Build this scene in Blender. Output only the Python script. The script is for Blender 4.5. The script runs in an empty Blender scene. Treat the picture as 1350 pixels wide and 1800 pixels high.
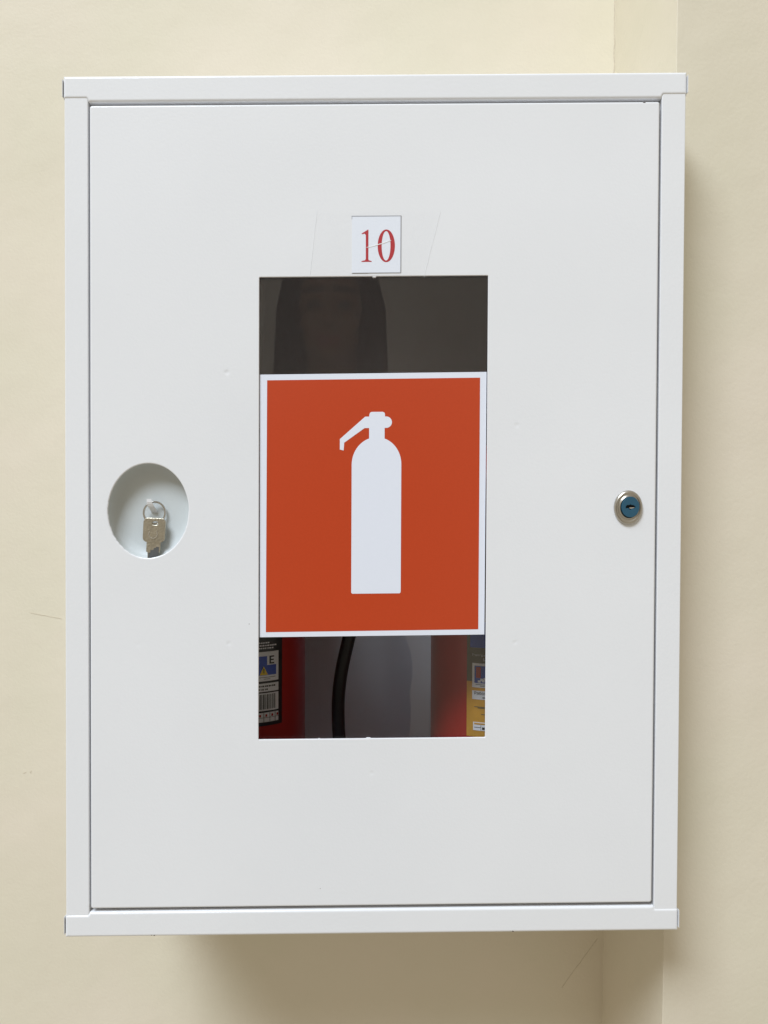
import bpy, bmesh, math, random
from mathutils import Vector, Matrix
random.seed(7)
scene = bpy.context.scene
C = scene.collection

# ------------------------------------------------------------------ camera
# origin = centre of the cabinet's front plane; x right, y into the wall, z up (metres)
cam_d = bpy.data.cameras.new("camera")
cam = bpy.data.objects.new("camera", cam_d)
C.objects.link(cam)
yaw, pitch, roll = -0.004685, -0.016796, -0.004520
M3 = Matrix.Rotation(yaw, 3, 'Z') @ Matrix.Rotation(pitch, 3, 'X') @ Matrix.Rotation(roll, 3, 'Y')
right, fwd, up = M3.col[0], M3.col[1], M3.col[2]
R = Matrix((right, up, -fwd)).transposed().to_4x4()
cam.matrix_world = Matrix.Translation((0.005712, -0.706882, 0.008041)) @ R
cam_d.sensor_fit = 'VERTICAL'
cam_d.sensor_height = 36.0
cam_d.lens = 28.0
cam_d.clip_start = 0.01
cam_d.clip_end = 50
scene.camera = cam

# ------------------------------------------------------------------ world, lamps, exposure
w = bpy.data.worlds.new("World")
scene.world = w
w.use_nodes = True
bg = w.node_tree.nodes["Background"]
bg.inputs[0].default_value = (1.0, 0.90, 0.72, 1)
bg.inputs[1].default_value = 0.43

def area(name, loc, target, sx, sy, power, col):
    d = bpy.data.lights.new(name, 'AREA')
    d.shape = 'RECTANGLE'
    d.size, d.size_y = sx, sy
    d.energy = power
    d.color = col
    o = bpy.data.objects.new(name, d)
    C.objects.link(o)
    o.location = loc
    o.rotation_euler = (Vector(target) - Vector(loc)).to_track_quat('-Z', 'Y').to_euler()
    return o

area("ceiling_lamp", (-5.6, -8.8, 12.5), (0, 0, 0), 7.0, 5.6, 2730, (0.82, 0.908, 1.01))

vs = scene.view_settings
vs.view_transform = 'Standard'
vs.look = 'None'
vs.gamma = 1
vs.exposure = 0.15
scene.render.engine = 'CYCLES'
scene.cycles.use_denoising = True
scene.cycles.max_bounces = 14
scene.cycles.transparent_max_bounces = 16

# ------------------------------------------------------------------ materials
def mat(name):
    m = bpy.data.materials.new(name)
    m.use_nodes = True
    nt = m.node_tree
    return m, nt, nt.nodes["Principled BSDF"]

def node(nt, kind, **kw):
    n = nt.nodes.new(kind)
    for k, v in kw.items():
        if k.startswith('i_'):
            key = k[2:]
            n.inputs[int(key) if key.isdigit() else key].default_value = v
        else:
            setattr(n, k, v)
    return n

def simple(name, col, rough=0.5, metal=0.0, spec=0.5, var=0.0, vscale=300.0, bump=0.0, bscale=800.0):
    m, nt, b = mat(name)
    b.inputs["Roughness"].default_value = rough
    b.inputs["Metallic"].default_value = metal
    b.inputs["Specular IOR Level"].default_value = spec
    tc = node(nt, "ShaderNodeTexCoord")
    nz = node(nt, "ShaderNodeTexNoise", i_Scale=vscale, i_Detail=3.0)
    nt.links.new(tc.outputs["Object"], nz.inputs["Vector"])
    mx = node(nt, "ShaderNodeMix", data_type='RGBA')
    mx.inputs["A"].default_value = tuple(c * (1 - var) for c in col) + (1,)
    mx.inputs["B"].default_value = tuple(min(1, c * (1 + var)) for c in col) + (1,)
    nt.links.new(nz.outputs["Fac"], mx.inputs["Factor"])
    nt.links.new(mx.outputs["Result"], b.inputs["Base Color"])
    if bump > 0:
        nb = node(nt, "ShaderNodeTexNoise", i_Scale=bscale, i_Detail=2.0)
        nt.links.new(tc.outputs["Object"], nb.inputs["Vector"])
        bp = node(nt, "ShaderNodeBump", i_Strength=bump, i_Distance=0.001)
        nt.links.new(nb.outputs["Fac"], bp.inputs["Height"])
        nt.links.new(bp.outputs["Normal"], b.inputs["Normal"])
    return m

def paint(name, col, rough, dents=()):
    """white powder coat: faint orange peel, slow sheet waviness, spot-weld dimples, small scuffs"""
    m, nt, b = mat(name)
    L = nt.links.new
    tc = node(nt, "ShaderNodeTexCoord")
    # colour: very slight mottling and a few scuff marks
    n1 = node(nt, "ShaderNodeTexNoise", i_Scale=9.0, i_Detail=4.0)
    L(tc.outputs["Object"], n1.inputs["Vector"])
    mx = node(nt, "ShaderNodeMix", data_type='RGBA')
    mx.inputs["A"].default_value = tuple(c * 0.97 for c in col) + (1,)
    mx.inputs["B"].default_value = tuple(min(1, c * 1.02) for c in col) + (1,)
    L(n1.outputs["Fac"], mx.inputs["Factor"])
    mp = node(nt, "ShaderNodeMapping")
    mp.inputs["Scale"].default_value = (38, 38, 130)
    mp.inputs["Rotation"].default_value = (0, 0.5, 0)
    L(tc.outputs["Object"], mp.inputs["Vector"])
    n2 = node(nt, "ShaderNodeTexNoise", i_Scale=1.0, i_Detail=5.0, i_Roughness=0.65)
    L(mp.outputs["Vector"], n2.inputs["Vector"])
    r2 = node(nt, "ShaderNodeMapRange")
    r2.inputs["From Min"].default_value = 0.70
    r2.inputs["From Max"].default_value = 0.80
    r2.inputs["To Max"].default_value = 0.22
    L(n2.outputs["Fac"], r2.inputs["Value"])
    m2 = node(nt, "ShaderNodeMix", data_type='RGBA')
    m2.inputs["B"].default_value = (0.45, 0.45, 0.44, 1)
    L(r2.outputs["Result"], m2.inputs["Factor"])
    L(mx.outputs["Result"], m2.inputs["A"])
    L(m2.outputs["Result"], b.inputs["Base Color"])
    b.inputs["Roughness"].default_value = rough
    # relief
    peel = node(nt, "ShaderNodeTexNoise", i_Scale=420.0, i_Detail=2.0)
    L(tc.outputs["Object"], peel.inputs["Vector"])
    pm = node(nt, "ShaderNodeMath", operation='MULTIPLY')
    pm.inputs[1].default_value = 0.08
    L(peel.outputs["Fac"], pm.inputs[0])
    wave = node(nt, "ShaderNodeTexNoise", i_Scale=5.0, i_Detail=1.0)
    L(tc.outputs["Object"], wave.inputs["Vector"])
    wm = node(nt, "ShaderNodeMath", operation='MULTIPLY_ADD')
    wm.inputs[1].default_value = 1.2
    L(wave.outputs["Fac"], wm.inputs[0])
    L(pm.outputs[0], wm.inputs[2])
    acc = wm.outputs[0]
    for (dx, dz, rad, amp) in dents:
        sub = node(nt, "ShaderNodeVectorMath", operation='DISTANCE')
        sub.inputs[1].default_value = (dx, 0, dz)
        L(tc.outputs["Object"], sub.inputs[0])
        mr = node(nt, "ShaderNodeMapRange", interpolation_type='SMOOTHSTEP')
        mr.inputs["From Min"].default_value = 0
        mr.inputs["From Max"].default_value = rad
        mr.inputs["To Min"].default_value = amp
        mr.inputs["To Max"].default_value = 0
        L(sub.outputs["Value"], mr.inputs["Value"])
        ad = node(nt, "ShaderNodeMath", operation='ADD')
        L(acc, ad.inputs[0])
        L(mr.outputs["Result"], ad.inputs[1])
        acc = ad.outputs[0]
    bp = node(nt, "ShaderNodeBump", i_Strength=1.0, i_Distance=0.001)
    L(acc, bp.inputs["Height"])
    L(bp.outputs["Normal"], b.inputs["Normal"])
    return m

def wall_paint(name, col):
    m, nt, b = mat(name)
    L = nt.links.new
    tc = node(nt, "ShaderNodeTexCoord")
    big = node(nt, "ShaderNodeTexNoise", i_Scale=4.5, i_Detail=3.0, i_Roughness=0.55)
    L(tc.outputs["Object"], big.inputs["Vector"])
    cr = node(nt, "ShaderNodeValToRGB")
    e = cr.color_ramp.elements
    e[0].position, e[1].position = 0.30, 0.72
    e[0].color = (col[0] * 0.97, col[1] * 0.98, col[2] * 0.96, 1)
    e[1].color = (min(1, col[0] * 1.03), col[1] * 1.01, col[2] * 1.03, 1)
    L(big.outputs["Fac"], cr.inputs["Fac"])
    # roller stipple and small blemishes
    sp = node(nt, "ShaderNodeTexNoise", i_Scale=60.0, i_Detail=6.0, i_Roughness=0.7)
    L(tc.outputs["Object"], sp.inputs["Vector"])
    r = node(nt, "ShaderNodeMapRange")
    r.inputs["From Min"].default_value = 0.70
    r.inputs["From Max"].default_value = 0.78
    r.inputs["To Max"].default_value = 0.25
    L(sp.outputs["Fac"], r.inputs["Value"])
    mx = node(nt, "ShaderNodeMix", data_type='RGBA')
    mx.inputs["B"].default_value = tuple(c * 0.8 for c in col) + (1,)
    L(r.outputs["Result"], mx.inputs["Factor"])
    L(cr.outputs["Color"], mx.inputs["A"])
    L(mx.outputs["Result"], b.inputs["Base Color"])
    b.inputs["Roughness"].default_value = 0.62
    b.inputs["Specular IOR Level"].default_value = 0.35
    h1 = node(nt, "ShaderNodeTexNoise", i_Scale=260.0, i_Detail=3.0)
    L(tc.outputs["Object"], h1.inputs["Vector"])
    h2 = node(nt, "ShaderNodeTexNoise", i_Scale=14.0, i_Detail=2.0)
    L(tc.outputs["Object"], h2.inputs["Vector"])
    ma = node(nt, "ShaderNodeMath", operation='MULTIPLY')
    ma.inputs[1].default_value = 0.2
    L(h1.outputs["Fac"], ma.inputs[0])
    mb = node(nt, "ShaderNodeMath", operation='MULTIPLY_ADD')
    mb.inputs[1].default_value = 1.6
    L(h2.outputs["Fac"], mb.inputs[0])
    L(ma.outputs[0], mb.inputs[2])
    bp = node(nt, "ShaderNodeBump", i_Strength=1.0, i_Distance=0.001)
    L(mb.outputs[0], bp.inputs["Height"])
    L(bp.outputs["Normal"], b.inputs["Normal"])
    return m

def clear(name, tint, rough, ior=1.5, haze=0.0):
    """thin clear sheet: straight-through transmission plus a Fresnel reflection on either face"""
    m = bpy.data.materials.new(name)
    m.use_nodes = True
    nt = m.node_tree
    nt.nodes.clear()
    L = nt.links.new
    out = node(nt, "ShaderNodeOutputMaterial")
    geo = node(nt, "ShaderNodeNewGeometry")
    mi = node(nt, "ShaderNodeMix", data_type='FLOAT')
    mi.inputs["A"].default_value = ior
    mi.inputs["B"].default_value = 1 / ior
    L(geo.outputs["Backfacing"], mi.inputs["Factor"])
    fr = node(nt, "ShaderNodeFresnel")
    L(mi.outputs["Result"], fr.inputs["IOR"])
    tr = node(nt, "ShaderNodeBsdfTransparent")
    tr.inputs[0].default_value = tuple(tint) + (1,)
    gl = node(nt, "ShaderNodeBsdfGlossy")
    gl.inputs["Roughness"].default_value = rough
    mx = node(nt, "ShaderNodeMixShader")
    L(fr.outputs[0], mx.inputs[0])
    L(tr.outputs[0], mx.inputs[1])
    L(gl.outputs[0], mx.inputs[2])
    last = mx.outputs[0]
    if haze > 0:
        df = node(nt, "ShaderNodeBsdfDiffuse")
        df.inputs[0].default_value = (0.85, 0.85, 0.86, 1)
        tc = node(nt, "ShaderNodeTexCoord")
        nz = node(nt, "ShaderNodeTexNoise", i_Scale=330.0, i_Detail=3.0, i_Roughness=0.6)
        L(tc.outputs["Object"], nz.inputs["Vector"])
        mr = node(nt, "ShaderNodeMapRange")
        mr.inputs["From Min"].default_value = 0.70
        mr.inputs["From Max"].default_value = 0.78
        mr.inputs["To Max"].default_value = haze
        L(nz.outputs["Fac"], mr.inputs["Value"])
        m3 = node(nt, "ShaderNodeMixShader")
        L(mr.outputs["Result"], m3.inputs[0])
        L(last, m3.inputs[1])
        L(df.outputs[0], m3.inputs[2])
        last = m3.outputs[0]
    L(last, out.inputs["Surface"])
    return m

K_S = 0.000506     # metres per unit on the printed sign / label drawings

DENTS = [(-0.1305, 0.1190, 0.0035, -0.30), (0.1265, 0.0735, 0.0035, -0.2), (-0.1285, -0.1215, 0.003, -0.22),
         (0.1265, -0.1195, 0.003, -0.2), (-0.0010, -0.2370, 0.003, -0.16), (-0.209, -0.1225, 0.004, -0.08)]
WHITE = (0.806, 0.811, 0.832)
M = dict(
    door=paint("door_powder_coat", WHITE, 0.23, DENTS),
    frame=paint("frame_powder_coat", WHITE, 0.21),
    pocket=simple("pocket_paint", (0.60, 0.635, 0.64), 0.4, var=0.03, vscale=60, bump=0.03, bscale=400),
    inner=simple("inner_powder_coat", (0.80, 0.85, 0.90), 0.5, var=0.02, vscale=20),
    wall=wall_paint("cream_wall_paint", (0.722, 0.66, 0.53)),
    crack=simple("crack_dark", (0.60, 0.53, 0.42), 0.9, var=0.3),
    glass=clear("window_pane_clear", (0.995, 0.997, 1.0), 0.008, 1.45, 0.10),
    film=clear("pane_protective_film", (0.97, 0.97, 0.97), 0.1, 1.3, 0.0),
    tape=clear("clear_tape", (1.0, 1.0, 1.0), 0.12, 1.09),
    sign_white=simple("sign_white", (0.78, 0.81, 0.90), 0.45, var=0.01),
    red=simple("sign_red", (0.515, 0.054, 0.011), 0.38, var=0.05, vscale=500, bump=0.02),
    paper=simple("label_paper", (0.78, 0.81, 0.88), 0.6, var=0.01),
    digit=simple("digit_red", (0.44, 0.022, 0.028), 0.55, var=0.06, vscale=900),
    line=simple("hairline_grey", (0.22, 0.22, 0.24), 0.7, var=0.3),
    film_edge=simple("tape_cut_edge", (0.77, 0.78, 0.795), 0.35, var=0.15, vscale=400),
    crease=simple("tape_crease", (0.9, 0.9, 0.9), 0.2, var=0.02),
    nickel=simple("nickel", (0.52, 0.49, 0.44), 0.30, 1.0, var=0.08, vscale=250, bump=0.05, bscale=900),
    chrome=simple("chrome_ring", (0.72, 0.71, 0.69), 0.16, 1.0, var=0.04),
    brass=simple("key_nickel_silver", (0.56, 0.51, 0.41), 0.36, 1.0, var=0.25, vscale=220, bump=0.35, bscale=600),
    keydark=simple("milled_dark_reflection", (0.22, 0.23, 0.24), 0.45, 1.0, var=0.15),  # metal darkened to carry a dark reflection on the milled blade
    blue=simple("lock_blue_plastic", (0.018, 0.085, 0.14), 0.32, var=0.06),
    black=simple("black_void", (0.006, 0.006, 0.007), 0.8, var=0.2),
    ered=simple("extinguisher_red", (0.39, 0.018, 0.012), 0.38, var=0.03),
    rubber=simple("hose_rubber", (0.007, 0.007, 0.008), 0.5, var=0.2, bump=0.1),
    ink=simple("label_black", (0.012, 0.014, 0.016), 0.35, var=0.2),
    lwhite=simple("label_white", (0.75, 0.76, 0.78), 0.4, var=0.02),
    lblue=simple("label_blue", (0.03, 0.08, 0.42), 0.4, var=0.04),
    lyellow=simple("label_yellow", (0.75, 0.55, 0.03), 0.4, var=0.04),
    lamber=simple("label_amber", (0.58, 0.30, 0.035), 0.4, var=0.35, vscale=60),
    lolive=simple("label_olive", (0.11, 0.10, 0.06), 0.4, var=0.3, vscale=80),
    steel=simple("steel_valve", (0.5, 0.5, 0.5), 0.35, 1.0, var=0.05),
    chip=simple("paint_chip", (0.08, 0.06, 0.06), 0.8, var=0.3),
)

# ------------------------------------------------------------------ helpers
RACK = 0.01365      # the sheet-metal box hangs slightly out of square

def rack_me(me):
    for v in me.vertices:
        v.co.z += RACK * v.co.x

def link(name, me, material, parent=None, rack=False, smooth=False):
    if rack:
        rack_me(me)
    me.materials.append(material)
    if smooth:
        for p in me.polygons:
            p.use_smooth = True
    o = bpy.data.objects.new(name, me)
    C.objects.link(o)
    if parent is not None:
        o.parent = parent
        # parents are empties / meshes with pure translation
        o.matrix_parent_inverse = parent_matrix(parent).inverted()
    return o

def parent_matrix(o):
    m = Matrix.Translation(o.location)
    if o.parent is not None:
        m = parent_matrix(o.parent) @ o.matrix_parent_inverse @ m
    return m

def thing(name, label, cat, loc=(0, 0, 0), group=None):
    o = bpy.data.objects.new(name, None)
    o.empty_display_size = 0.02
    C.objects.link(o)
    o.location = loc
    tag(o, label, cat, group)
    return o

def tag(o, label, cat, group=None):
    o["label"] = label
    o["category"] = cat
    if group:
        o["group"] = group

def from_bm(bm, name="mesh"):
    bmesh.ops.recalc_face_normals(bm, faces=bm.faces)
    me = bpy.data.meshes.new(name)
    bm.to_mesh(me)
    bm.free()
    return me

def box_bm(x0, x1, y0, y1, z0, z1, bev=0.0, seg=3):
    bm = bmesh.new()
    bmesh.ops.create_cube(bm, size=1)
    for v in bm.verts:
        v.co = Vector(((x0 + x1) / 2 + v.co.x * (x1 - x0), (y0 + y1) / 2 + v.co.y * (y1 - y0), (z0 + z1) / 2 + v.co.z * (z1 - z0)))
    if bev > 0:
        bmesh.ops.bevel(bm, geom=bm.edges[:], offset=bev, segments=seg, profile=0.5, affect='EDGES')
    return bm

def prism_bm(pts, y0, y1, bev=0.0, seg=3, holes=()):
    """outline in x,z (list of points) extruded from y0 (front) to y1 (back), with optional holes and a front bevel"""
    bm = bmesh.new()
    rings = [list(pts)] + [list(h) for h in holes]
    edges = []
    for r in rings:
        vsx = [bm.verts.new((x, y0, z)) for x, z in r]
        for i in range(len(vsx)):
            edges.append(bm.edges.new((vsx[i], vsx[(i + 1) % len(vsx)])))
    if len(rings) == 1:
        bm.faces.new([e.verts[0] for e in edges])
    else:
        bmesh.ops.triangle_fill(bm, edges=edges, use_beauty=True)
    ext = bmesh.ops.extrude_face_region(bm, geom=bm.faces[:])
    for g in ext["geom"]:
        if isinstance(g, bmesh.types.BMVert):
            g.co.y = y1
    if bev > 0:
        bmesh.ops.recalc_face_normals(bm, faces=bm.faces)
        fe = [e for e in bm.edges if abs(e.verts[0].co.y - y0) < 1e-7 and abs(e.verts[1].co.y - y0) < 1e-7
              and any(abs(f.normal.y) < 0.5 for f in e.link_faces)]
        bmesh.ops.bevel(bm, geom=fe, offset=bev, segments=seg, profile=0.5, affect='EDGES')
    return bm

def ellipse(cx, cz, a, b, n=72, jag=0.0):
    r = random.Random(3)
    out = []
    for i in range(n):
        t = 2 * math.pi * i / n
        k = 1 + (r.uniform(-jag, jag) if math.sin(t) < 0.2 else 0)
        out.append((cx + a * k * math.cos(t), cz + b * k * math.sin(t)))
    return out

def lathe_y(profile, cx, cz, sx=1.0, sz=1.0, n=64, cap_first=True, cap_last=False):
    """profile = [(radius, y)...] turned about the y axis, stretched by sx, sz"""
    bm = bmesh.new()
    rings = []
    for r, y in profile:
        rings.append([bm.verts.new((cx + sx * r * math.cos(2 * math.pi * i / n), y, cz + sz * r * math.sin(2 * math.pi * i / n))) for i in range(n)])
    for a, b in zip(rings, rings[1:]):
        for i in range(n):
            bm.faces.new((a[i], a[(i + 1) % n], b[(i + 1) % n], b[i]))
    if cap_first:
        bm.faces.new(rings[0])
    if cap_last:
        bm.faces.new(rings[-1])
    return bm

def lathe_z(profile, cx, cy, n=64):
    bm = bmesh.new()
    rings = []
    for r, z in profile:
        rings.append([bm.verts.new((cx + r * math.cos(2 * math.pi * i / n), cy + r * math.sin(2 * math.pi * i / n), z)) for i in range(n)])
    for a, b in zip(rings, rings[1:]):
        for i in range(n):
            bm.faces.new((a[i], a[(i + 1) % n], b[(i + 1) % n], b[i]))
    bm.faces.new(rings[0])
    bm.faces.new(rings[-1])
    return bm

def tube_bm(pts, rad, n=16, closed=False):
    bm = bmesh.new()
    pts = [Vector(p) for p in pts]
    N = len(pts)
    rings = []
    ref = Vector((0, 1, 0))
    for i, p in enumerate(pts):
        if closed:
            t = (pts[(i + 1) % N] - pts[i - 1]).normalized()
        else:
            t = (pts[min(i + 1, N - 1)] - pts[max(i - 1, 0)]).normalized()
        u = t.cross(ref)
        if u.length < 1e-4:
            u = t.cross(Vector((1, 0, 0)))
        u.normalize()
        v = t.cross(u).normalized()
        rings.append([bm.verts.new(p + rad * (math.cos(2 * math.pi * k / n) * u + math.sin(2 * math.pi * k / n) * v)) for k in range(n)])
    for i in range(N if closed else N - 1):
        a, b = rings[i], rings[(i + 1) % N]
        for k in range(n):
            bm.faces.new((a[k], a[(k + 1) % n], b[(k + 1) % n], b[k]))
    if not closed:
        bm.faces.new(rings[0])
        bm.faces.new(rings[-1])
    return bm

def smooth_path(pts, per=10):
    P = [Vector(p) for p in pts]
    P = [2 * P[0] - P[1]] + P + [2 * P[-1] - P[-2]]
    out = []
    for i in range(1, len(P) - 2):
        for k in range(per):
            t = k / per
            out.append(0.5 * ((2 * P[i]) + (-P[i - 1] + P[i + 1]) * t + (2 * P[i - 1] - 5 * P[i] + 4 * P[i + 1] - P[i + 2]) * t * t
                              + (-P[i - 1] + 3 * P[i] - 3 * P[i + 1] + P[i + 2]) * t ** 3))
    out.append(P[-2])
    return out

def arc(cx, cy, rx, ry, a0, a1, n):
    return [(cx + rx * math.cos(math.radians(a0 + (a1 - a0) * i / n)), cy + ry * math.sin(math.radians(a0 + (a1 - a0) * i / n))) for i in range(n + 1)]

# ------------------------------------------------------------------ the wall behind
WALL_Y, PIL_Y = 0.2345, 0.060

def corner_x(z):
    return 0.2765 + 0.004 * z

def wall_sheet(name, prof, close):
    """prof: list of (dx from corner or absolute x, y, relative?) swept up in z"""
    bm = bmesh.new()
    zs = [-1.6 + 0.1 * i for i in range(34)]
    rows = []
    for z in zs:
        rows.append([bm.verts.new(((corner_x(z) + x) if rel else x, y, z)) for x, y, rel in prof])
    n = len(prof)
    for a, b in zip(rows, rows[1:]):
        for i in range(n if close else n - 1):
            bm.faces.new((a[i], a[(i + 1) % n], b[(i + 1) % n], b[i]))
    bm.faces.new(rows[0])
    bm.faces.new(rows[-1])
    o = link(name, from_bm(bm), M["wall"])
    o["kind"] = "structure"
    return o

wall = wall_sheet("wall", [(-1.8, WALL_Y, False), (0.003, WALL_Y, True), (0.003, WALL_Y + 0.1, True), (-1.8, WALL_Y + 0.1, False)], True)
rr = 0.0007
PX = 0.0085
pil = [(0, WALL_Y + 0.09, True), (0, WALL_Y, True), (PX * 0.5, (WALL_Y + PIL_Y) / 2, True)]
pil += [(PX + rr - rr * math.cos(math.radians(a)), PIL_Y + rr - rr * math.sin(math.radians(a)), True) for a in (0, 18, 36, 54, 72, 90)]
pil += [(1.8, PIL_Y + 0.12, False), (1.8, WALL_Y + 0.3, False)]
pilaster = wall_sheet("wall_pilaster", pil, True)

def ribbon(name, pts, wid, y, material, parent, th=0.0004):
    """a hairline mark: thin tapering ribbon lying on a wall plane"""
    bm = bmesh.new()
    f, bk = [], []
    n = len(pts)
    for i, (x, z) in enumerate(pts):
        p0, p1 = pts[max(0, i - 1)], pts[min(n - 1, i + 1)]
        t = Vector((p1[0] - p0[0], p1[1] - p0[1])).normalized()
        k = wid * (0.35 + 0.65 * math.sin(math.pi * (i + 0.5) / n)) * random.uniform(0.6, 1.3) / 2
        f.append((bm.verts.new((x - t.y * k, y - th, z + t.x * k)), bm.verts.new((x + t.y * k, y - th, z - t.x * k))))
        bk.append((bm.verts.new((x - t.y * k, y + th, z + t.x * k)), bm.verts.new((x + t.y * k, y + th, z - t.x * k))))
    for i in range(n - 1):
        bm.faces.new((f[i][0], f[i][1], f[i + 1][1], f[i + 1][0]))
        bm.faces.new((f[i][0], bk[i][0], bk[i + 1][0], f[i + 1][0]))
        bm.faces.new((f[i][1], bk[i][1], bk[i + 1][1], f[i + 1][1]))
    return link(name, from_bm(bm), material, parent)

# settlement crack where the wall meets the pilaster, and small scratches in the plaster
cz = [0.62 - 0.006 * i for i in range(24)]
ribbon("crack", [(corner_x(z) - 0.0012 + random.uniform(-0.0005, 0.0004), z) for z in cz], 0.0009, WALL_Y, M["crack"], wall)
ribbon("crack", [(-0.408 + 0.0018 * i, -0.1285 - 0.00035 * i + random.uniform(-.0004, .0004)) for i in range(22)], 0.00028, WALL_Y, M["crack"], wall)
ribbon("scratch", [(-0.4075 + random.uniform(-.0006, .0006), -0.3165 - 0.0006 * i) for i in range(6)], 0.0008, WALL_Y, M["crack"], wall)
ribbon("scratch", [(-0.4165 + 0.0009 * i, -0.3195 + 0.0003 * i) for i in range(5)], 0.0006, WALL_Y, M["crack"], wall)
ribbon("crack", [(0.2672 - 0.0035 * i, -0.5165 - 0.0049 * i + random.uniform(-.0005, .0005)) for i in range(13)], 0.00028, WALL_Y, M["crack"], wall)

# ------------------------------------------------------------------ the cabinet
cab = thing("wall_cabinet", "white powder-coated steel extinguisher cabinet mounted on the cream wall", "cabinet", (0, WALL_Y - 0.002, -0.38))
BX, BZ0, BZ1, BY0, BY1, T = 0.2728, -0.3795, 0.3790, 0.012, WALL_Y - 0.001, 0.0012

def cbox(name, x0, x1, y0, y1, z0, z1, m, parent, bev=0.0, seg=3):
    return link(name, from_bm(box_bm(x0, x1, y0, y1, z0, z1, bev, seg)), m, parent, rack=True)

cbox("side_panel", -BX, -BX + T, BY0, BY1, BZ0 + T, BZ1 - T, M["frame"], cab)
cbox("side_panel", BX - T, BX, BY0, BY1, BZ0 + T, BZ1 - T, M["frame"], cab)
cbox("top_panel", -BX, BX, BY0, BY1, BZ1 - T, BZ1, M["frame"], cab)
cbox("bottom_panel", -BX, BX, BY0, BY1, BZ0, BZ0 + T, M["frame"], cab)
cbox("back_panel", -BX + T, BX - T, BY1 - T, BY1 - 0.0001, BZ0 + T, BZ1 - T, M["inner"], cab)

# upright stiles (folded sheet) and the top / bottom rails that lap over their ends
def prism(name, pts, y0, y1, m, parent, bev=0.0, seg=3, holes=(), rack=True):
    return link(name, from_bm(prism_bm(pts, y0, y1, bev, seg, holes)), m, parent, rack=rack)

for s in (-1, 1):
    xi = 0.2534 if s < 0 else 0.2530
    prism("stile", [(s * 0.2742, 0.3640), (s * 0.2742, -0.3645), (s * (xi + .0008), -0.3645), (s * xi, -0.3600), (s * xi, 0.3595), (s * (xi + .0008), 0.3640)],
          0.0018, 0.0165, M["frame"], cab, 0.0009, 4)

def rail_pts(sgn, zo, ze, zm, xe, rc):
    """outer edge zo, end lap edge ze, middle edge zm; corner radius rc"""
    pts = []
    pts += [(-xe, zo), (-xe, ze - sgn * -rc * 0) if rc == 0 else (-xe, ze + sgn * rc)]
    if rc:
        pts += [(-xe + rc * 0.3, ze + sgn * rc * 0.3), (-xe + rc, ze)]
    pts += [(-0.2549, ze), (-0.2545, ze - sgn * 0.0003), (-0.2528, zm), (0.2526, zm), (0.2541, ze - sgn * 0.0003), (0.2545, ze)]
    if rc:
        pts += [(xe - rc, ze), (xe - rc * 0.3, ze + sgn * rc * 0.3)]
        pts += [(xe, ze + sgn * rc)]
    else:
        pts += [(xe, ze)]
    pts += [(xe, zo)]
    return pts

top = prism("top_rail", rail_pts(1, 0.3823, 0.3623, 0.3592, 0.2751, 0), 0.0011, 0.018, M["frame"], cab, 0.0025, 6)
bot = prism("bottom_rail", rail_pts(-1, -0.3827, -0.3624, -0.3599, 0.2751, 0.002), 0.0011, 0.018, M["frame"], cab, 0.0025, 6)
for s in (-1, 1):
    cbox("end_fold", min(s * 0.2754, s * 0.2758), max(s * 0.2754, s * 0.2758), 0.0006, 0.018, 0.3640, 0.3795, M["frame"], top, 0.0002, 2)
    cbox("end_fold", min(s * 0.2754, s * 0.2758), max(s * 0.2754, s * 0.2758), 0.0006, 0.018, -0.3800, -0.3640, M["frame"], bot, 0.0002, 2)

# door: one pressed sheet with returned edges, a rectangular window and an oval finger / key opening
HC, HA, HB = (-0.2002, -0.0010), 0.0357, 0.0419
DX0, DX1, DZ0, DZ1 = -0.2516, 0.2509, -0.3566, 0.3560
WX0, WX1, WZ0, WZ1 = -0.1021, 0.1002, -0.2061, 0.2045
def rrect(x0, x1, z0, z1, r, n=4):
    p = []
    p += arc(x1 - r, z1 - r, r, r, 0, 90, n)
    p += arc(x0 + r, z1 - r, r, r, 90, 180, n)
    p += arc(x0 + r, z0 + r, r, r, 180, 270, n)
    p += arc(x1 - r, z0 + r, r, r, 270, 360, n)
    return p

def rolled(bm, rings):
    """skin successive rings [(pts, y)] of equal length"""
    rows = [[bm.verts.new((x, y, z)) for x, z in pts] for pts, y in rings]
    n = len(rows[0])
    for p, q in zip(rows, rows[1:]):
        for i in range(n):
            bm.faces.new((p[i], p[(i + 1) % n], q[(i + 1) % n], q[i]))
    return rows[0]

DY = 0.0004                                   # front face of the door
bm = bmesh.new()
loops = []
# outer edge: face rolls over a 1.8 mm radius into a 15 mm return
rg = []
for k in range(7):
    a = math.radians(90 * k / 6)
    ins = 0.0018 * (1 - math.sin(a))
    rg.append((rrect(DX0 + ins, DX1 - ins, DZ0 + ins, DZ1 - ins, max(0.0020 - ins * 0.5, 0.0008), 4), DY + 0.0017 * (1 - math.cos(a))))
rg.append((rrect(DX0, DX1, DZ0, DZ1, 0.0024, 4), 0.0155))
loops.append(rolled(bm, rg))
# window cut-out
rg = []
for k in range(4):
    a = math.radians(90 * k / 3)
    o_ = 0.0006 * (1 - math.sin(a))
    rg.append((rrect(WX0 - o_, WX1 + o_, WZ0 - o_, WZ1 + o_, 0.0008 + o_, 3), DY + 0.0006 * (1 - math.cos(a))))
rg.append((rrect(WX0, WX1, WZ0, WZ1, 0.0008, 3), DY + 0.0018))
loops.append(rolled(bm, rg))
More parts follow.
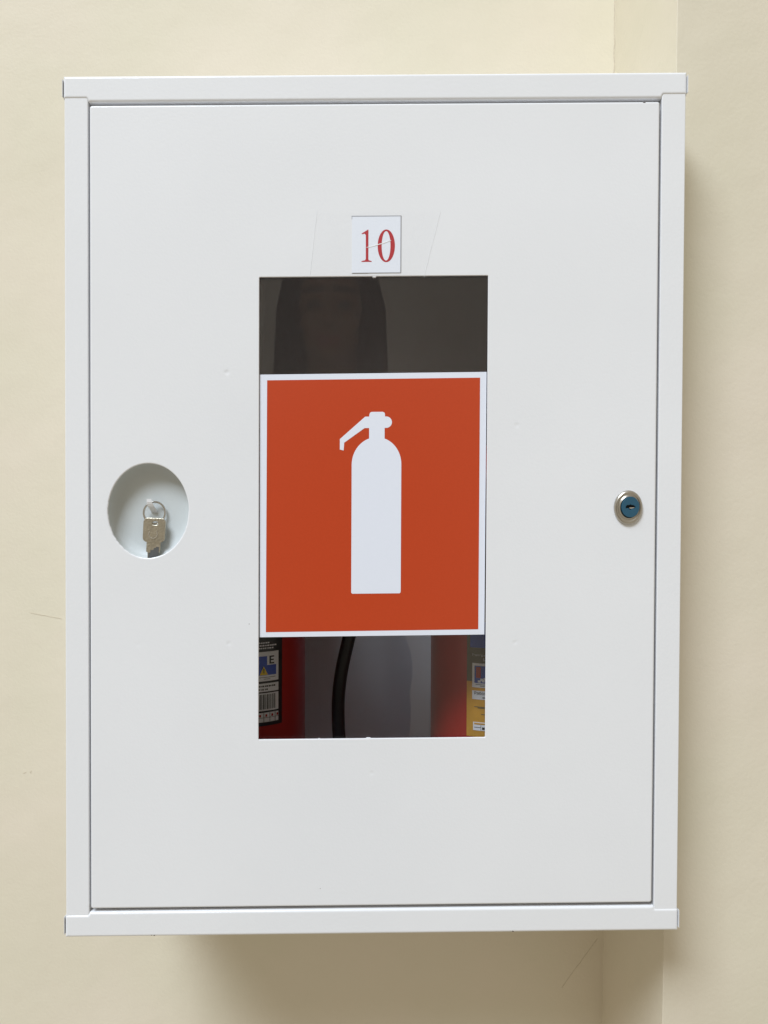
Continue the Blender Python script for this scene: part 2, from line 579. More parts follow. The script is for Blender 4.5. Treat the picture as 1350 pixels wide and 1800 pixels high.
# oval opening: pressed hole with a slightly ragged paint lip
rj = random.Random(5)
wob = [0.0] * 120
for i in range(120):
    if math.sin(2 * math.pi * i / 120) < 0.25:
        wob[i] = rj.uniform(-0.00022, 0.00022)
rg = []
for k in range(5):
    a = math.radians(90 * k / 4)
    o_ = 0.0012 * (1 - math.sin(a))
    w_ = math.sin(a)
    rg.append(([(HC[0] + (HA + o_ + wob[i] * w_) * math.cos(2 * math.pi * i / 120), HC[1] + (HB + o_ + wob[i] * w_) * math.sin(2 * math.pi * i / 120)) for i in range(120)], DY + 0.0010 * (1 - math.cos(a))))
rg.append((rg[-1][0], DY + 0.0019))
loops.append(rolled(bm, rg))
fe = []
for lp in loops:
    for i in range(len(lp)):
        fe.append(bm.edges.get((lp[i], lp[(i + 1) % len(lp)])))
bmesh.ops.triangle_fill(bm, edges=fe, use_beauty=True)
bmesh.ops.recalc_face_normals(bm, faces=bm.faces)
# make sure the skin faces outwards (towards -y)
big = max(bm.faces, key=lambda f: f.calc_area())
if big.normal.y > 0:
    bmesh.ops.reverse_faces(bm, faces=bm.faces)
me = bpy.data.meshes.new("door")
bm.to_mesh(me)
bm.free()
door = link("door", me, M["door"], cab, rack=True)
pane = cbox("window_pane", WX0 - 0.012, WX1 + 0.012, 0.0030, 0.0056, WZ0 - 0.012, WZ1 + 0.012, M["glass"], door)
prism("pane_film", [(WX0, WZ1 - 0.004), (WX0 + 0.0036, WZ1 - 0.006), (WX0 + 0.0042, WZ1 - 0.030), (WX0 + 0.0030, WZ1 - 0.062), (WX0 + 0.0022, 0.1215), (WX0, 0.1215)], 0.0027, 0.0029, M["film"], door)
for (x, z, wd) in ((-0.0005, WZ1 - 0.0001, 0.0016), (-0.004, WZ0 + 0.0002, 0.002), (-0.048, WZ0, 0.0008)):
    cbox("pane_clip", x - wd, x + wd, 0.0006, 0.0029, z - 0.0009, z + 0.0004, M["door"], door, 0.0003, 2)

# pocket behind the oval opening, with the hook that carries the key
prof = [(0.001, 0.0165), (0.55, 0.0165), (0.78, 0.0160), (0.92, 0.0145), (1.02, 0.0118), (1.07, 0.0080), (1.09, 0.0045), (1.09, 0.0018)]
pk = link("key_pocket", from_bm(lathe_y(prof, HC[0], HC[1], HA, HB, 72)), M["pocket"], door, rack=True, smooth=True)
hk = bmesh.new()
path = [(-0.1990, 0.0163, -0.0020), (-0.1994, 0.0120, 0.0010), (-0.2004, 0.0085, 0.0040), (-0.2010, 0.0072, 0.0065), (-0.2014, 0.0070, 0.0096)]
rows = []
for (x, y, z), wd in zip(path, (0.0026, 0.0026, 0.0026, 0.0024, 0.0021)):
    rows.append([hk.verts.new((x - wd, y, z)), hk.verts.new((x + wd, y, z)), hk.verts.new((x + wd, y + .0004, z - 0.0011)), hk.verts.new((x - wd, y + .0004, z - 0.0011))])
for a, b in zip(rows, rows[1:]):
    for i in range(4):
        hk.faces.new((a[i], a[(i + 1) % 4], b[(i + 1) % 4], b[i]))
hk.faces.new(rows[0]); hk.faces.new(rows[-1])
link("key_hook", from_bm(hk), M["door"], door, rack=True)

# cylinder lock
LX, LZ = 0.2259, -0.0019 - 0.0
lock = link("lock", from_bm(lathe_y([(1.0, 0.0004), (1.0, -0.0008), (0.97, -0.0018), (0.90, -0.0025), (0.80, -0.0027), (0.76, -0.0020), (0.70, -0.0024), (0.66, -0.0036), (0.62, -0.0037), (0.615, -0.0010)], LX, LZ, 0.01265, 0.0152, 72, True, True)),
            M["nickel"], cab, rack=True, smooth=True)
CXo, CZo = LX + 0.0009, LZ + 0.0004
slot = [(CXo - 0.0040, CZo + 0.0004), (CXo - 0.0030, CZo + 0.0011), (CXo - 0.0005, CZo + 0.0012), (CXo, CZo + 0.0017), (CXo + 0.0006, CZo + 0.0012),
        (CXo + 0.0028, CZo + 0.0010), (CXo + 0.0042, CZo + 0.0002), (CXo + 0.0042, CZo - 0.0008), (CXo + 0.0012, CZo - 0.0009), (CXo + 0.0006, CZo - 0.0016), (CXo - 0.0012, CZo - 0.0014), (CXo - 0.0016, CZo - 0.0006), (CXo - 0.0040, CZo - 0.0008)]
slot = [(x, CZo + (z - CZo) * 1.45) for x, z in slot]
core_bm = prism_bm(ellipse(CXo, CZo, 0.0080, 0.0093, 48), -0.0046, -0.0012, 0.0005, 3, holes=(slot,))
link("lock_core", from_bm(core_bm), M["blue"], lock, rack=True)
prism("keyway_shade", ellipse(CXo, CZo, 0.0058, 0.0058, 24), -0.0018, -0.0013, M["black"], lock)  # black disc behind the slot, painted in for the shade inside the keyway
prism("wafer", [(CXo - 0.0012, CZo - 0.0004), (CXo - 0.0008, CZo - 0.0014), (CXo + 0.0010, CZo - 0.0015), (CXo + 0.0036, CZo - 0.0007), (CXo + 0.0036, CZo - 0.0002), (CXo + 0.0008, CZo - 0.0003)], -0.0042, -0.0019, M["chrome"], lock, 0.0002, 2)

# knocked-off paint at edges
def chip(x, z, y, r, parent):
    n = 7
    pts = [(x + r * random.uniform(.5, 1.2) * math.cos(2 * math.pi * i / n), z + 0.6 * r * random.uniform(.5, 1.2) * math.sin(2 * math.pi * i / n)) for i in range(n)]
    prism("paint_chip", pts, y - 0.00012, y + 0.0002, M["chip"], parent)

chip(0.2370, 0.3553, 0.00055, 0.0011, door)
chip(0.1265, -0.3815, 0.0013, 0.0010, bot)
chip(-0.1950, -0.3815, 0.0013, 0.0008, bot)
chip(-0.1975, -0.3813, 0.0013, 0.0006, bot)
chip(-0.1105, -0.1025, 0.0004, 0.0005, door)
chip(-0.0465, -0.3405, 0.0004, 0.0004, door)

# ------------------------------------------------------------------ key on its ring, hanging in the pocket
ringc = Vector((-0.1976, 0.0100, -0.0030))
pts = []
for i in range(56):
    t = 2 * math.pi * i / 56
    pts.append(ringc + Vector((0.0090 * math.cos(t), 0.0022 * math.cos(t) + 0.0012, 0.0098 * math.sin(t))))
ring = link("key_ring", from_bm(tube_bm(pts, 0.0010, 10, True)), M["chrome"], None, rack=True, smooth=True)
tag(ring, "thin steel split ring hanging on the hook in the oval opening", "key ring")

key = thing("key", "small worn nickel key hanging from the steel ring in the oval opening", "key", (-0.199, 0.0095, -0.050))
def tilt(pts, cx, cz, deg):
    c, s = math.cos(math.radians(deg)), math.sin(math.radians(deg))
    return [(cx + (x - cx) * c - (z - cz) * s, cz + (x - cx) * s + (z - cz) * c) for x, z in pts]
KCX, KCZ = -0.1973, -0.0186
bow = rrect(KCX - 0.0099, KCX + 0.0099, KCZ - 0.0108, KCZ + 0.0110, 0.0040, 6)
khole = ellipse(KCX + 0.0006, KCZ + 0.0063, 0.0030, 0.0018, 20)
B = from_bm(prism_bm(tilt(bow, KCX, KCZ, -3), 0.0084, 0.0104, 0.0004, 2, holes=(tilt(khole, KCX, KCZ, -3),)))
link("bow", B, M["brass"], key, rack=True)
emb = tilt(arc(KCX - 0.0005, KCZ - 0.0035, 0.0042, 0.0042, 150, 400, 22) + list(reversed(arc(KCX - 0.0005, KCZ - 0.0035, 0.0034, 0.0034, 150, 400, 22))), KCX, KCZ, -3)
prism("emblem", emb, 0.00795, 0.0086, M["chrome"], key, 0.0)
blade = [(KCX - 0.0062, KCZ - 0.0100), (KCX + 0.0064, KCZ - 0.0100), (KCX + 0.0060, KCZ - 0.0195), (KCX + 0.0050, KCZ - 0.0200), (KCX + 0.0046, KCZ - 0.0330),
         (KCX + 0.0006, KCZ - 0.0350), (KCX - 0.0042, KCZ - 0.0335), (KCX - 0.0050, KCZ - 0.0200), (KCX - 0.0062, KCZ - 0.0195)]
prism("blade", tilt(blade, KCX, KCZ, -3), 0.0088, 0.0101, M["brass"], key, 0.0002, 2)
cut = [(KCX + 0.0052, KCZ - 0.0150), (KCX + 0.0046, KCZ - 0.0325), (KCX - 0.0036, KCZ - 0.0325), (KCX - 0.0040, KCZ - 0.0205), (KCX - 0.0022, KCZ - 0.0200),
       (KCX - 0.0020, KCZ - 0.0180), (KCX + 0.0004, KCZ - 0.0176), (KCX + 0.0006, KCZ - 0.0160), (KCX + 0.0026, KCZ - 0.0156), (KCX + 0.0028, KCZ - 0.0146)]
prism("bitting_reflection", tilt(cut, KCX, KCZ, -3), 0.00855, 0.0090, M["keydark"], key)  # milled steps of the blade, with their dark reflection put into the colour

# ------------------------------------------------------------------ pictogram sign on the pane
SX, SZ, SY = -0.0010, 0.0023, 0.0030
sign = thing("pictogram_sign", "red and white fire extinguisher pictogram sign stuck on the dark window", "sign", (SX, SY, -0.1146))
def sx(u): return SX + (u - 656.0) * K_S
def sz(v): return SZ - (v - 888.0) * K_S
def zoomp(pts): return [(sx(560 + a / 7.5), sz(690 + b / 7.5)) for a, b in pts]
prism("sign_sheet", [(sx(456.8), sz(657.5)), (sx(855), sz(656)), (sx(854), sz(1118.5)), (sx(457.6), sz(1119.5))], SY - 0.0006, SY - 0.0001, M["sign_white"], sign, 0.0001, 1)
prism("red_field", [(sx(469.8), sz(667.5)), (sx(843.5), sz(666)), (sx(843.2), sz(1109)), (sx(468.4), sz(1110.5))], SY - 0.0007, SY - 0.0003, M["red"], sign)
sym = [(668, 320), (615, 320), (283, 612), (283, 750), (333, 762), (340, 660), (608, 470), (668, 470)]
arcl = arc(766, 950, 326, 358.6, 252.5, 180, 14)
sym += [(x, y) for x, y in arcl]
b0 = (1044 - 690) * 7.5
sym += [(440, b0 - 15), (455, b0), (1080, b0), (1094, b0 - 15)]
sym += arc(768, 950, 326, 358.6, 0, -71.4, 14)
sym += [(872, 470)]
sym += arc(893, 395, 75, 75, 90, -90, 14)
sym += [(876, 320), (876, 290), (868, 268), (846, 258), (700, 258), (680, 268), (671, 290)]
prism("extinguisher_symbol", zoomp(sym), SY - 0.0008, SY - 0.0004, M["sign_white"], sign)
prism("sign_tape", [(sx(849), sz(1117)), (sx(855.5), sz(1117)), (sx(855.5), sz(1127)), (sx(850), sz(1127))], SY - 0.0010, SY - 0.0006, M["tape"], sign)

# ------------------------------------------------------------------ number label and the tape over it
NX0, NX1, NZ0, NZ1, NY = -0.0202, 0.0225, 0.2076, 0.2569, 0.0004
num = thing("number_label", "white paper label with red number 10 taped above the window", "label", (0.001, NY, NZ0))
prism("paper", [(NX0, NZ0), (NX0, NZ1), (NX1, NZ1), (NX1, NZ0)], NY - 0.0003, NY - 0.00002, M["paper"], num)
def nx(a): return (NX0 + NX1) / 2 + (540 + a * 260 / 1350 - 662) * K_S
def nz(b): return (NZ0 + NZ1) / 2 - (360 + b * 260 / 1350 - 429.7) * K_S
def nl(pts): return [(nx(a), nz(b)) for a, b in pts]
one = [(500, 262), (506, 268), (528, 262), (538, 276), (539, 490), (532, 503), (500, 510), (500, 517), (592, 517), (592, 510), (566, 503), (562, 490), (562, 228), (556, 228)]
prism("digit", nl(one), NY - 0.00042, NY - 0.0002, M["digit"], num)
zo = arc(724, 374, 78, 147, 0, 360, 48)[:-1]
zi = arc(722, 374, 40, 133, 0, 360, 48)[:-1]
prism("digit", nl(zo), NY - 0.00042, NY - 0.0002, M["digit"], num, holes=(nl(zi),))
for (a, b, c, d) in ((410, 103, 860, 107), (855, 104, 859, 616), (411, 104, 414, 132), (414, 616, 560, 620), (560, 616, 858, 618)):
    prism("border_line", nl([(a, b), (c, b), (c, d), (a, d)]), NY - 0.00036, NY - 0.0002, M["line"], num)

tape_pts = [(-0.0514, 0.2610), (0.0575, 0.2602), (0.0500, 0.2300), (0.0433, 0.2030), (0.0380, 0.2022), (0.0200, 0.2032), (-0.0020, 0.2050), (-0.0572, 0.2062)]
tape = thing("adhesive_tape", "wide strip of clear adhesive tape holding the number label to the door", "tape", (0, NY, 0.203))
prism("film", tape_pts, NY - 0.00075, NY - 0.0006, M["tape"], tape)
# air crease across the digits and the lifted edge of the film
cre = nl([(545, 386), (600, 374), (660, 356), (715, 341), (765, 322), (768, 326), (715, 347), (660, 363), (600, 380), (545, 390)])
prism("crease", cre, NY - 0.00056, NY - 0.00025, M["crease"], tape)
for (p, q) in (((0.0575, 0.2602), (0.0433, 0.2030)), ((-0.0514, 0.2610), (-0.0572, 0.2062))):
    n = 12
    pts = [(p[0] + (q[0] - p[0]) * i / n + random.uniform(-.0002, .0002), NY - 0.00005, p[1] + (q[1] - p[1]) * i / n) for i in range(n + 1)]
    link("film_edge", from_bm(tube_bm(pts, 0.00016, 6)), M["film_edge"], tape, rack=True)
pts = [(0.0433, NY - .0007, 0.2030), (0.038, NY - .0009, 0.2020), (0.028, NY - .0012, 0.2024), (0.015, NY - .0009, 0.2034), (0.000, NY - .0007, 0.2046)]
link("film_edge", from_bm(tube_bm(smooth_path(pts, 5), 0.00035, 6)), M["tape"], tape, rack=True)

# ------------------------------------------------------------------ the two extinguishers inside
def on_cyl(me, cx, cy, rad):
    """bend a flat mesh (x = arc length from theta 0, y = height above the surface, z) round a cylinder"""
    for v in me.vertices:
        th = v.co.x / 0.065
        r = rad - v.co.y
        v.co = Vector((cx + r * math.sin(th), cy - r * math.cos(th), v.co.z))

def text_mesh(body, size):
    cu = bpy.data.curves.new("t", 'FONT')
    cu.body = body
    cu.size = size
    o = bpy.data.objects.new("t", cu)
    C.objects.link(o)
    dg = bpy.context.evaluated_depsgraph_get()
    dg.update()
    me = bpy.data.meshes.new_from_object(o.evaluated_get(dg))
    bpy.data.objects.remove(o)
    bpy.data.curves.remove(cu)
    me.materials.clear()
    return me

def patch(name, th0, th1, z0, z1, lift, m, parent, cx, cy, rad):
    """curved panel on the cylinder, theta in degrees"""
    bm = bmesh.new()
    n = max(2, int(abs(th1 - th0) / 3))
    rows = []
    for i in range(n + 1):
        t = math.radians(th0 + (th1 - th0) * i / n)
        q = []
        for (r, z) in ((rad + lift, z0), (rad + lift, z1), (rad + lift - 0.0003, z1), (rad + lift - 0.0003, z0)):
            q.append(bm.verts.new((cx + r * math.sin(t), cy - r * math.cos(t), z)))
        rows.append(q)
    for a, b in zip(rows, rows[1:]):
        for k in range(4):
            bm.faces.new((a[k], a[(k + 1) % 4], b[(k + 1) % 4], b[k]))
    bm.faces.new(rows[0])
    bm.faces.new(rows[-1])
    return link(name, from_bm(bm), m, parent, smooth=False)

def ctext(body, size, th0, z, lift, m, parent, cx, cy, rad, xs=1.0):
    me = text_mesh(body, size)
    a = math.radians(th0)
    for v in me.vertices:
        th = a + v.co.x * xs / rad
        zz = z + v.co.y
        r = rad + lift
        v.co = Vector((cx + r * math.sin(th), cy - r * math.cos(th), zz))
    return link("lettering", me, m, parent)

def tri_patch(name, th_c, half, z0, z1, lift, m, parent, cx, cy, rad):
    bm = bmesh.new()
    vv = []
    for rr_ in (rad + lift, rad + lift - 0.0003):
        for (t, z) in ((th_c - half, z0), (th_c + half, z0), (th_c, z1)):
            a = math.radians(t)
            vv.append(bm.verts.new((cx + rr_ * math.sin(a), cy - rr_ * math.cos(a), z)))
    bm.faces.new(vv[:3]); bm.faces.new(vv[3:])
    for i in range(3):
        bm.faces.new((vv[i], vv[(i + 1) % 3], vv[3 + (i + 1) % 3], vv[3 + i]))
    return link(name, from_bm(bm), m, parent)

FZ = BZ0 + T
def extinguisher(label, cx, cy, rad, hose):
    e = thing("fire_extinguisher", label, "extinguisher", (cx, cy, FZ), "extinguishers inside the cabinet")
    z0 = FZ + 0.0005 + RACK * cx + 0.001
    prof = [(rad * 0.93, z0), (rad * 0.97, z0 + 0.004), (rad, z0 + 0.012), (rad, 0.010)]
    for a in range(10, 91, 10):
        prof.append((0.022 + (rad - 0.022) * math.cos(math.radians(a)), 0.010 + 0.045 * math.sin(math.radians(a))))
    prof.append((0.016, 0.062))
    link("cylinder", from_bm(lathe_z(prof, cx, cy, 72)), M["ered"], e, smooth=True)
    v = link("valve", from_bm(lathe_z([(0.014, 0.060), (0.016, 0.064), (0.016, 0.078), (0.011, 0.082), (0.011, 0.096)], cx, cy, 24)), M["steel"], e)
    link("handle", from_bm(box_bm(cx - 0.009, cx + 0.009, cy - 0.055, cy + 0.02, 0.088, 0.094, 0.002, 2)), M["ered"], v)
    link("lever", from_bm(box_bm(cx - 0.008, cx + 0.008, cy - 0.058, cy + 0.02, 0.104, 0.108, 0.0015, 2)), M["ered"], v)
    link("lever_post", from_bm(box_bm(cx - 0.006, cx + 0.006, cy + 0.008, cy + 0.018, 0.0945, 0.1035, 0.001, 2)), M["steel"], v)
    link("hose", from_bm(tube_bm(smooth_path(hose, 10), 0.0066, 16)), M["rubber"], e, smooth=True)
    return e

EXL, EXR, EY, ER = -0.137, 0.124, 0.118, 0.065
eL = extinguisher("red extinguisher with black label showing an E symbol, behind the pane at left", EXL, EY, ER,
    [(EXL + 0.010, EY, 0.072), (EXL + 0.050, EY - 0.008, 0.076), (EXL + 0.105, EY - 0.014, 0.050), (-0.0080, 0.100, -0.015), (-0.0150, 0.100, -0.075), (-0.0250, 0.100, -0.1300), (-0.0325, 0.100, -0.165), (-0.0360, 0.100, -0.195),
     (-0.0358, 0.100, -0.225), (-0.0330, 0.100, -0.258), (-0.028, 0.100, -0.295), (-0.022, 0.100, -0.335)])
eR = extinguisher("red extinguisher with amber label, behind the pane at right", EXR, EY, ER,
    [(EXR + 0.008, EY + 0.006, 0.072), (EXR + 0.040, EY + 0.045, 0.070), (EXR + 0.070, EY + 0.070, 0.020), (EXR + 0.082, EY + 0.072, -0.080), (EXR + 0.084, EY + 0.072, -0.300)])

# left label: black field, E symbol panel, small print panel, bar code, date table
aL = (EXL, EY, ER)
lab = patch("label", -70, 46, -0.2125, -0.02, 0.0003, M["ink"], eL, *aL)
patch("symbol_panel", 20, 42, -0.1690, -0.1405, 0.0006, M["lwhite"], lab, *aL)
patch("symbol_field", 22.5, 31, -0.1632, -0.1448, 0.0009, M["lblue"], lab, *aL)
patch("symbol_field", 31, 39.5, -0.1632, -0.1535, 0.0009, M["lblue"], lab, *aL)
for (a, b, c, d) in ((33.2, 34.6, -0.1525, -0.1447), (34.6, 37.6, -0.1525, -0.1512), (34.6, 37.2, -0.1492, -0.1480), (34.6, 37.6, -0.1460, -0.1447)):
    patch("letter_stroke", a, b, c, d, 0.0009, M["ink"], lab, *aL)
tri_patch("warning_triangle", 28.0, 3.6, -0.1628, -0.1545, 0.0012, M["lyellow"], lab, *aL)
patch("warning_bolt", 27.6, 28.4, -0.1612, -0.1568, 0.0015, M["ink"], lab, *aL)
for k in range(3):
    z = -0.1325 - 0.0026 * k
    t = 10
    while t < 40 - 4 * (k == 2) - 8 * (k == 0):
        d = random.uniform(0.8, 2.0)
        patch("print_mark", t, t + d, z, z + 0.0013, 0.0005, M["lwhite"], lab, *aL)
        t += d + random.uniform(0.3, 0.8)
for k in range(2):
    patch("print_line", 24 + k * 4, 39 - k * 5, -0.1655 - 0.0017 * k, -0.1651 - 0.0017 * k, 0.0008, M["ink"], lab, *aL)
patch("print_panel", 14, 42, -0.1792, -0.1712, 0.0006, M["lwhite"], lab, *aL)
t = 18
while t < 39:
    d = random.uniform(0.7, 1.6)
    patch("print_mark", t, t + d, -0.1746, -0.1731, 0.0009, M["ink"], lab, *aL)
    if t < 31:
        patch("print_mark", t, t + d * 0.8, -0.1778, -0.1762, 0.0009, M["ink"], lab, *aL)
    t += d + random.uniform(0.35, 0.8)
patch("barcode_panel", 10, 42, -0.1978, -0.1806, 0.0006, M["lwhite"], lab, *aL)
t = 13.0
while t < 38.5:
    d = random.choice((0.35, 0.5, 0.9, 0.5))
    patch("bar", t, t + d, -0.1962, -0.1818, 0.0009, M["ink"], lab, *aL)
    t += d + random.choice((0.5, 0.9, 0.6, 1.4))
patch("date_panel", 8, 42, -0.2088, -0.1996, 0.0006, M["lwhite"], lab, *aL)
patch("print_line", 8, 42, -0.2046, -0.2043, 0.0008, M["ink"], lab, *aL)
for t in (17, 22.5, 28, 33.5, 38.5):
    patch("print_line", t, t + 0.4, -0.2086, -0.1998, 0.0008, M["ink"], lab, *aL)
    patch("print_mark", t + 1.6, t + 3.2, -0.2036, -0.2012, 0.0008, M["ered"], lab, *aL)

# right label: blue and olive above, amber below, three white panels
aR = (EXR, EY, ER)
lab = patch("label", -31, 70, -0.2215, -0.168, 0.0003, M["lamber"], eR, *aR)
patch("label_band", -31, 70, -0.168, -0.030, 0.0003, M["lolive"], lab, *aR)
patch("label_band", -28, 40, -0.1350, -0.1100, 0.0006, M["lblue"], lab, *aR)
ctext("Температура", 0.0030, -26.5, -0.1432, 0.0006, M["lwhite"], lab, *aR)
ctext("Баллон", 0.0034, -17, -0.1475, 0.0006, M["lwhite"], lab, *aR)
patch("symbol_panel", -26, 4, -0.1735, -0.1500, 0.0006, M["lwhite"], lab, *aR)
patch("symbol_field", -24, -14.5, -0.1690, -0.1525, 0.0009, M["lblue"], lab, *aR)
patch("symbol_field", -14.5, -3, -0.1690, -0.1610, 0.0009, M["lblue"], lab, *aR)
patch("symbol_figure", -22.5, -18.5, -0.1640, -0.1535, 0.0012, M["ered"], lab, *aR)
for (t, z) in ((-21, -.1684), (-19, -.1668), (-17.6, -.1680), (-16.2, -.1660), (-14.6, -.1676), (-13.0, -.1655), (-11.6, -.1672)):
    patch("symbol_figure", t, t + 2.4, z, z + 0.0022, 0.0012, M["lwhite"], lab, *aR)
ctext("A", 0.0095, -13.0, -0.1605, 0.0010, M["ink"], lab, *aR)
for k in range(2):
    patch("print_line", -23 + 4 * k, -2, -0.1708 - 0.0014 * k, -0.1704 - 0.0014 * k, 0.0008, M["ink"], lab, *aR)
patch("print_panel", -26, 10, -0.1850, -0.1766, 0.0006, M["lwhite"], lab, *aR)
ctext("Работает д", 0.0040, -24.2, -0.1802, 0.0010, M["ink"], lab, *aR)
patch("print_line", -17, 0, -0.1835, -0.1826, 0.0009, M["ink"], lab, *aR)
for k, zz in enumerate((-0.1925, -0.1935, -0.1995)):
    patch("print_line", -24 + 3 * k, 2, zz, zz + 0.0006, 0.0006, M["lolive"], lab, *aR)
patch("check_panel", -25, 4, -0.2150, -0.2070, 0.0006, M["lwhite"], lab, *aR)
patch("print_line", -24, 3, -0.2092, -0.2078, 0.0008, M["lamber"], lab, *aR)
patch("check_dot", -17.2, -15.0, -0.2138, -0.2116, 0.0009, M["ink"], lab, *aR)
patch("print_line", -24, -18.5, -0.2122, -0.2118, 0.0008, M["ink"], lab, *aR)
patch("print_line", -18.4, -18.1, -0.2146, -0.2096, 0.0008, M["ink"], lab, *aR)

# ------------------------------------------------------------------ the photographer, seen only as a dim reflection in the pane
class Soup:
    def __init__(self):
        self.v, self.f = [], []

_unit = {}
def unit_sphere(n):
    if n not in _unit:
        b = bmesh.new()
        bmesh.ops.create_uvsphere(b, u_segments=n, v_segments=n // 2 + 2, radius=1.0)
        b.verts.index_update()
        _unit[n] = ([tuple(v.co) for v in b.verts], [tuple(v.index for v in f.verts) for f in b.faces])
        b.free()
    return _unit[n]

def ball(sp, c, r, n=16):
    vs_, fs_ = unit_sphere(n)
    k = len(sp.v)
    sp.v += [(c[0] + r[0] * x, c[1] + r[1] * y, c[2] + r[2] * z) for x, y, z in vs_]
    sp.f += [tuple(i + k for i in f) for f in fs_]

def limb(sp, p, q, r0, r1, steps=10):
    p, q = Vector(p), Vector(q)
    for i in range(steps + 1):
        t = i / steps
        r = r0 + (r1 - r0) * t
        ball(sp, p.lerp(q, t), (r, r, r), 12)

def fuse(sp, voxel, smooth_it=6):
    """one continuous surface from overlapping volumes"""
    me = bpy.data.meshes.new("fuse")
    me.from_pydata(sp.v, [], sp.f)
    o = bpy.data.objects.new("fuse", me)
    C.objects.link(o)
    m = o.modifiers.new("r", 'REMESH')
    m.mode = 'VOXEL'
    m.voxel_size = voxel
    k = o.modifiers.new("s", 'SMOOTH')
    k.iterations = smooth_it
    k.factor = 0.5
    dg = bpy.context.evaluated_depsgraph_get()
    dg.update()
    out = bpy.data.meshes.new_from_object(o.evaluated_get(dg))
    bpy.data.objects.remove(o)
    bpy.data.meshes.remove(me)
    return out

HX, HY, HZ = -0.097, -0.945, 0.385
bm = Soup()
ball(bm, (HX, HY, HZ + 0.040), (0.076, 0.094, 0.090), 24)
ball(bm, (HX, HY + 0.022, HZ - 0.040), (0.058, 0.066, 0.074), 24)
ball(bm, (HX, HY + 0.062, HZ - 0.088), (0.024, 0.022, 0.020))
limb(bm, (HX, HY + 0.088, HZ + 0.010), (HX, HY + 0.106, HZ - 0.030), 0.009, 0.014, 6)
for s_ in (-1, 1):
    limb(bm, (HX + s_ * 0.014, HY + 0.084, HZ + 0.030), (HX + s_ * 0.050, HY + 0.068, HZ + 0.028), 0.010, 0.009, 6)
    ball(bm, (HX + s_ * 0.038, HY + 0.062, HZ - 0.028), (0.022, 0.020, 0.022))
    ball(bm, (HX + s_ * 0.077, HY - 0.005, HZ), (0.010, 0.018, 0.030))
    ball(bm, (HX + s_ * 0.031, HY + 0.076, HZ + 0.006), (0.013, 0.010, 0.007))
limb(bm, (HX - 0.020, HY + 0.084, HZ - 0.062), (HX + 0.020, HY + 0.084, HZ - 0.062), 0.006, 0.006, 8)
limb(bm, (HX - 0.016, HY + 0.083, HZ - 0.071), (HX + 0.016, HY + 0.083, HZ - 0.071), 0.006, 0.006, 8)
limb(bm, (HX, HY - 0.015, HZ - 0.06), (HX, HY - 0.035, HZ - 0.17), 0.052, 0.058)
ball(bm, (HX, HY - 0.04, 0.06), (0.185, 0.115, 0.17), 24)
ball(bm, (HX, HY - 0.03, -0.14), (0.155, 0.105, 0.20), 24)
ball(bm, (HX, HY - 0.04, -0.36), (0.175, 0.115, 0.17), 24)
for s_ in (-1, 1):
    sh = (HX + s_ * 0.175, HY - 0.045, 0.150)
    el = (HX + s_ * 0.285, HY - 0.005, -0.140)
    wr = (0.006 + s_ * 0.085, HY + 0.150, -0.085)
    limb(bm, (HX + s_ * 0.05, HY - 0.04, 0.19), sh, 0.055, 0.062)
    limb(bm, sh, el, 0.060, 0.048, 14)
    limb(bm, el, wr, 0.047, 0.030, 14)
    hip = (HX + s_ * 0.085, HY - 0.04, -0.44)
    kn = (HX + s_ * 0.090, HY - 0.02, -0.80)
    an = (HX + s_ * 0.090, HY - 0.05, -1.17)
    limb(bm, hip, kn, 0.088, 0.060, 16)
    limb(bm, kn, an, 0.058, 0.040, 16)
    limb(bm, (an[0], an[1] - 0.03, -1.215), (an[0], an[1] + 0.16, -1.222), 0.038, 0.030, 8)
    # palm beside the phone, four fingers curling behind it, thumb in front
    pc = Vector((0.006 + s_ * 0.062, HY + 0.172, -0.070))
    limb(bm, wr, pc, 0.027, 0.024, 5)
    ball(bm, pc + Vector((0, 0, 0.012)), (0.014, 0.022, 0.040))
    for k, ln in enumerate((0.040, 0.046, 0.043, 0.034)):
        a = pc + Vector((0, 0.016, 0.046 - 0.021 * k))
        b = a + Vector((-s_ * 0.006, 0.020, 0.003))
        limb(bm, a, b, 0.0088, 0.0085, 4)
        limb(bm, b, b + Vector((-s_ * ln, 0.004, 0.0)), 0.0085, 0.0075, 6)
    limb(bm, pc + Vector((0, -0.012, 0.0)), pc + Vector((-s_ * 0.020, -0.018, 0.030)), 0.011, 0.0095, 5)
    limb(bm, pc + Vector((-s_ * 0.020, -0.018, 0.030)), pc + Vector((-s_ * 0.034, -0.012, 0.050)), 0.0095, 0.008, 4)
body_me = fuse(bm, 0.0065, 4)
M["skin"] = simple("skin", (0.36, 0.225, 0.16), 0.5, var=0.06, vscale=40)
M["jacket"] = simple("dark_jacket_cloth", (0.012, 0.013, 0.016), 0.9, spec=0.15, var=0.2, vscale=200)
M["trousers"] = simple("dark_trousers_cloth", (0.018, 0.020, 0.028), 0.9, spec=0.15, var=0.2, vscale=200)
M["shoe"] = simple("black_shoe", (0.01, 0.01, 0.01), 0.4, var=0.2)
M["lip"] = simple("lip", (0.35, 0.12, 0.10), 0.45, var=0.05)
M["eye"] = simple("eye_dark", (0.06, 0.04, 0.03), 0.3, var=0.05)
M["hair"] = simple("dark_brown_hair", (0.016, 0.011, 0.009), 0.6, spec=0.2, var=0.4, vscale=250, bump=0.4, bscale=300)
body_me.materials.clear()
person = bpy.data.objects.new("person", body_me)
for k in ("skin", "jacket", "trousers", "shoe", "lip", "eye"):
    body_me.materials.append(M[k])
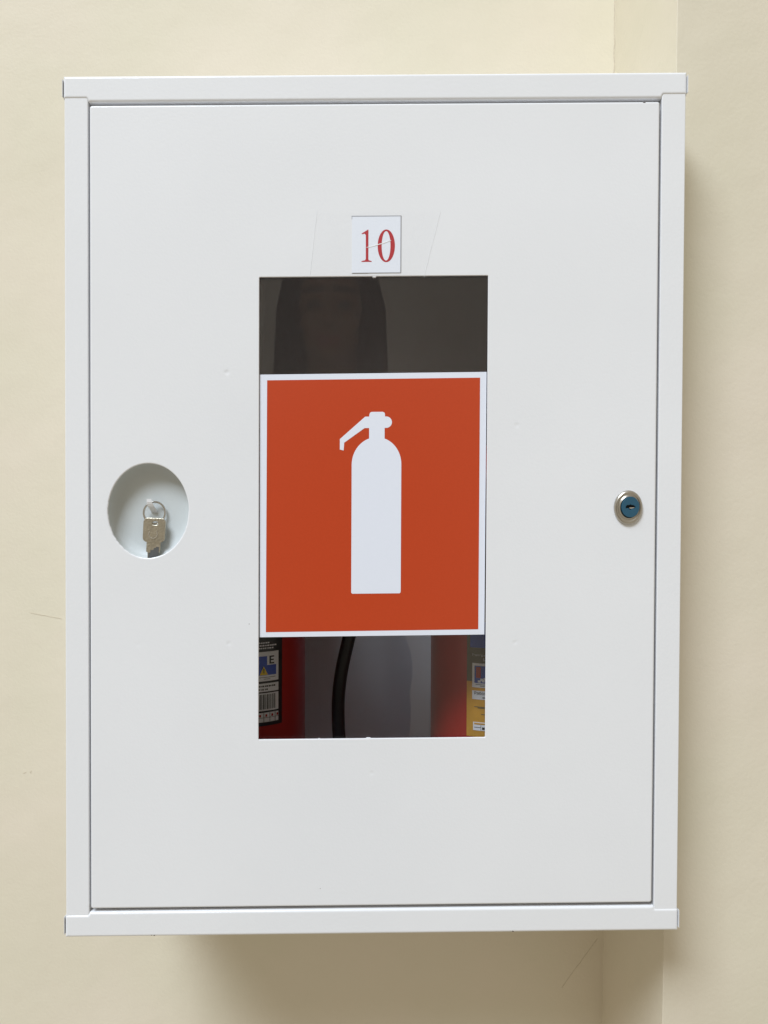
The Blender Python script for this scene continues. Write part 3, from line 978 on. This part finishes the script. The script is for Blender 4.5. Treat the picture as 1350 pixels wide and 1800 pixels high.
for p in body_me.polygons:
    c = p.center
    p.use_smooth = True
    if c.z > 0.235 and abs(c.x - HX) < 0.12:
        i = 0
        if c.y > HY + 0.080 and abs(c.x - HX) < 0.023 and HZ - 0.078 < c.z < HZ - 0.056:
            i = 4
        elif c.y > HY + 0.066 and abs(abs(c.x - HX) - 0.031) < 0.013 and abs(c.z - HZ - 0.006) < 0.008:
            i = 5
        elif c.y > HY + 0.062 and 0.012 < abs(c.x - HX) < 0.054 and abs(c.z - HZ - 0.034) < 0.005:
            i = 5
    elif c.y > HY + 0.150:
        i = 0
    elif c.z > -0.40:
        i = 1
    elif c.z > -1.165:
        i = 2
    else:
        i = 3
    p.material_index = i
C.objects.link(person)
tag(person, "person in a dark jacket holding up a phone, reflected dimly in the upper window", "person")
bm = Soup()
ball(bm, (HX, HY - 0.018, HZ + 0.055), (0.089, 0.098, 0.092), 24)
for s_ in (-1, 1):
    pts = [(HX + s_ * 0.030, HY + 0.055, HZ + 0.118), (HX + s_ * 0.068, HY + 0.050, HZ + 0.080), (HX + s_ * 0.088, HY + 0.020, HZ + 0.010), (HX + s_ * 0.092, HY + 0.020, HZ - 0.07), (HX + s_ * 0.094, HY + 0.035, HZ - 0.15), (HX + s_ * 0.088, HY + 0.050, HZ - 0.225)]
    for a, b in zip(pts, pts[1:]):
        limb(bm, a, b, 0.026, 0.026, 6)
    limb(bm, (HX + s_ * 0.06, HY - 0.06, HZ), (HX + s_ * 0.07, HY - 0.08, HZ - 0.22), 0.05, 0.045)
hair = link("hair", fuse(bm, 0.007, 4), M["hair"], person, smooth=True)

phone = thing("phone", "black phone held up in front of the cabinet by the person", "phone", (0.006, -0.722, -0.13))
link("phone_case", from_bm(box_bm(-0.033, 0.045, -0.7250, -0.7170, -0.140, 0.022, 0.003, 3)), M["ink"], phone)
link("phone_lens", from_bm(lathe_y([(0.006, -0.7155), (0.006, -0.7168)], 0.0057, 0.008, 1, 1, 24, True, True)), M["black"], phone)
link("phone_screen", from_bm(box_bm(-0.031, 0.043, -0.7253, -0.7249, -0.137, 0.019, 0.0, 1)), M["black"], phone)
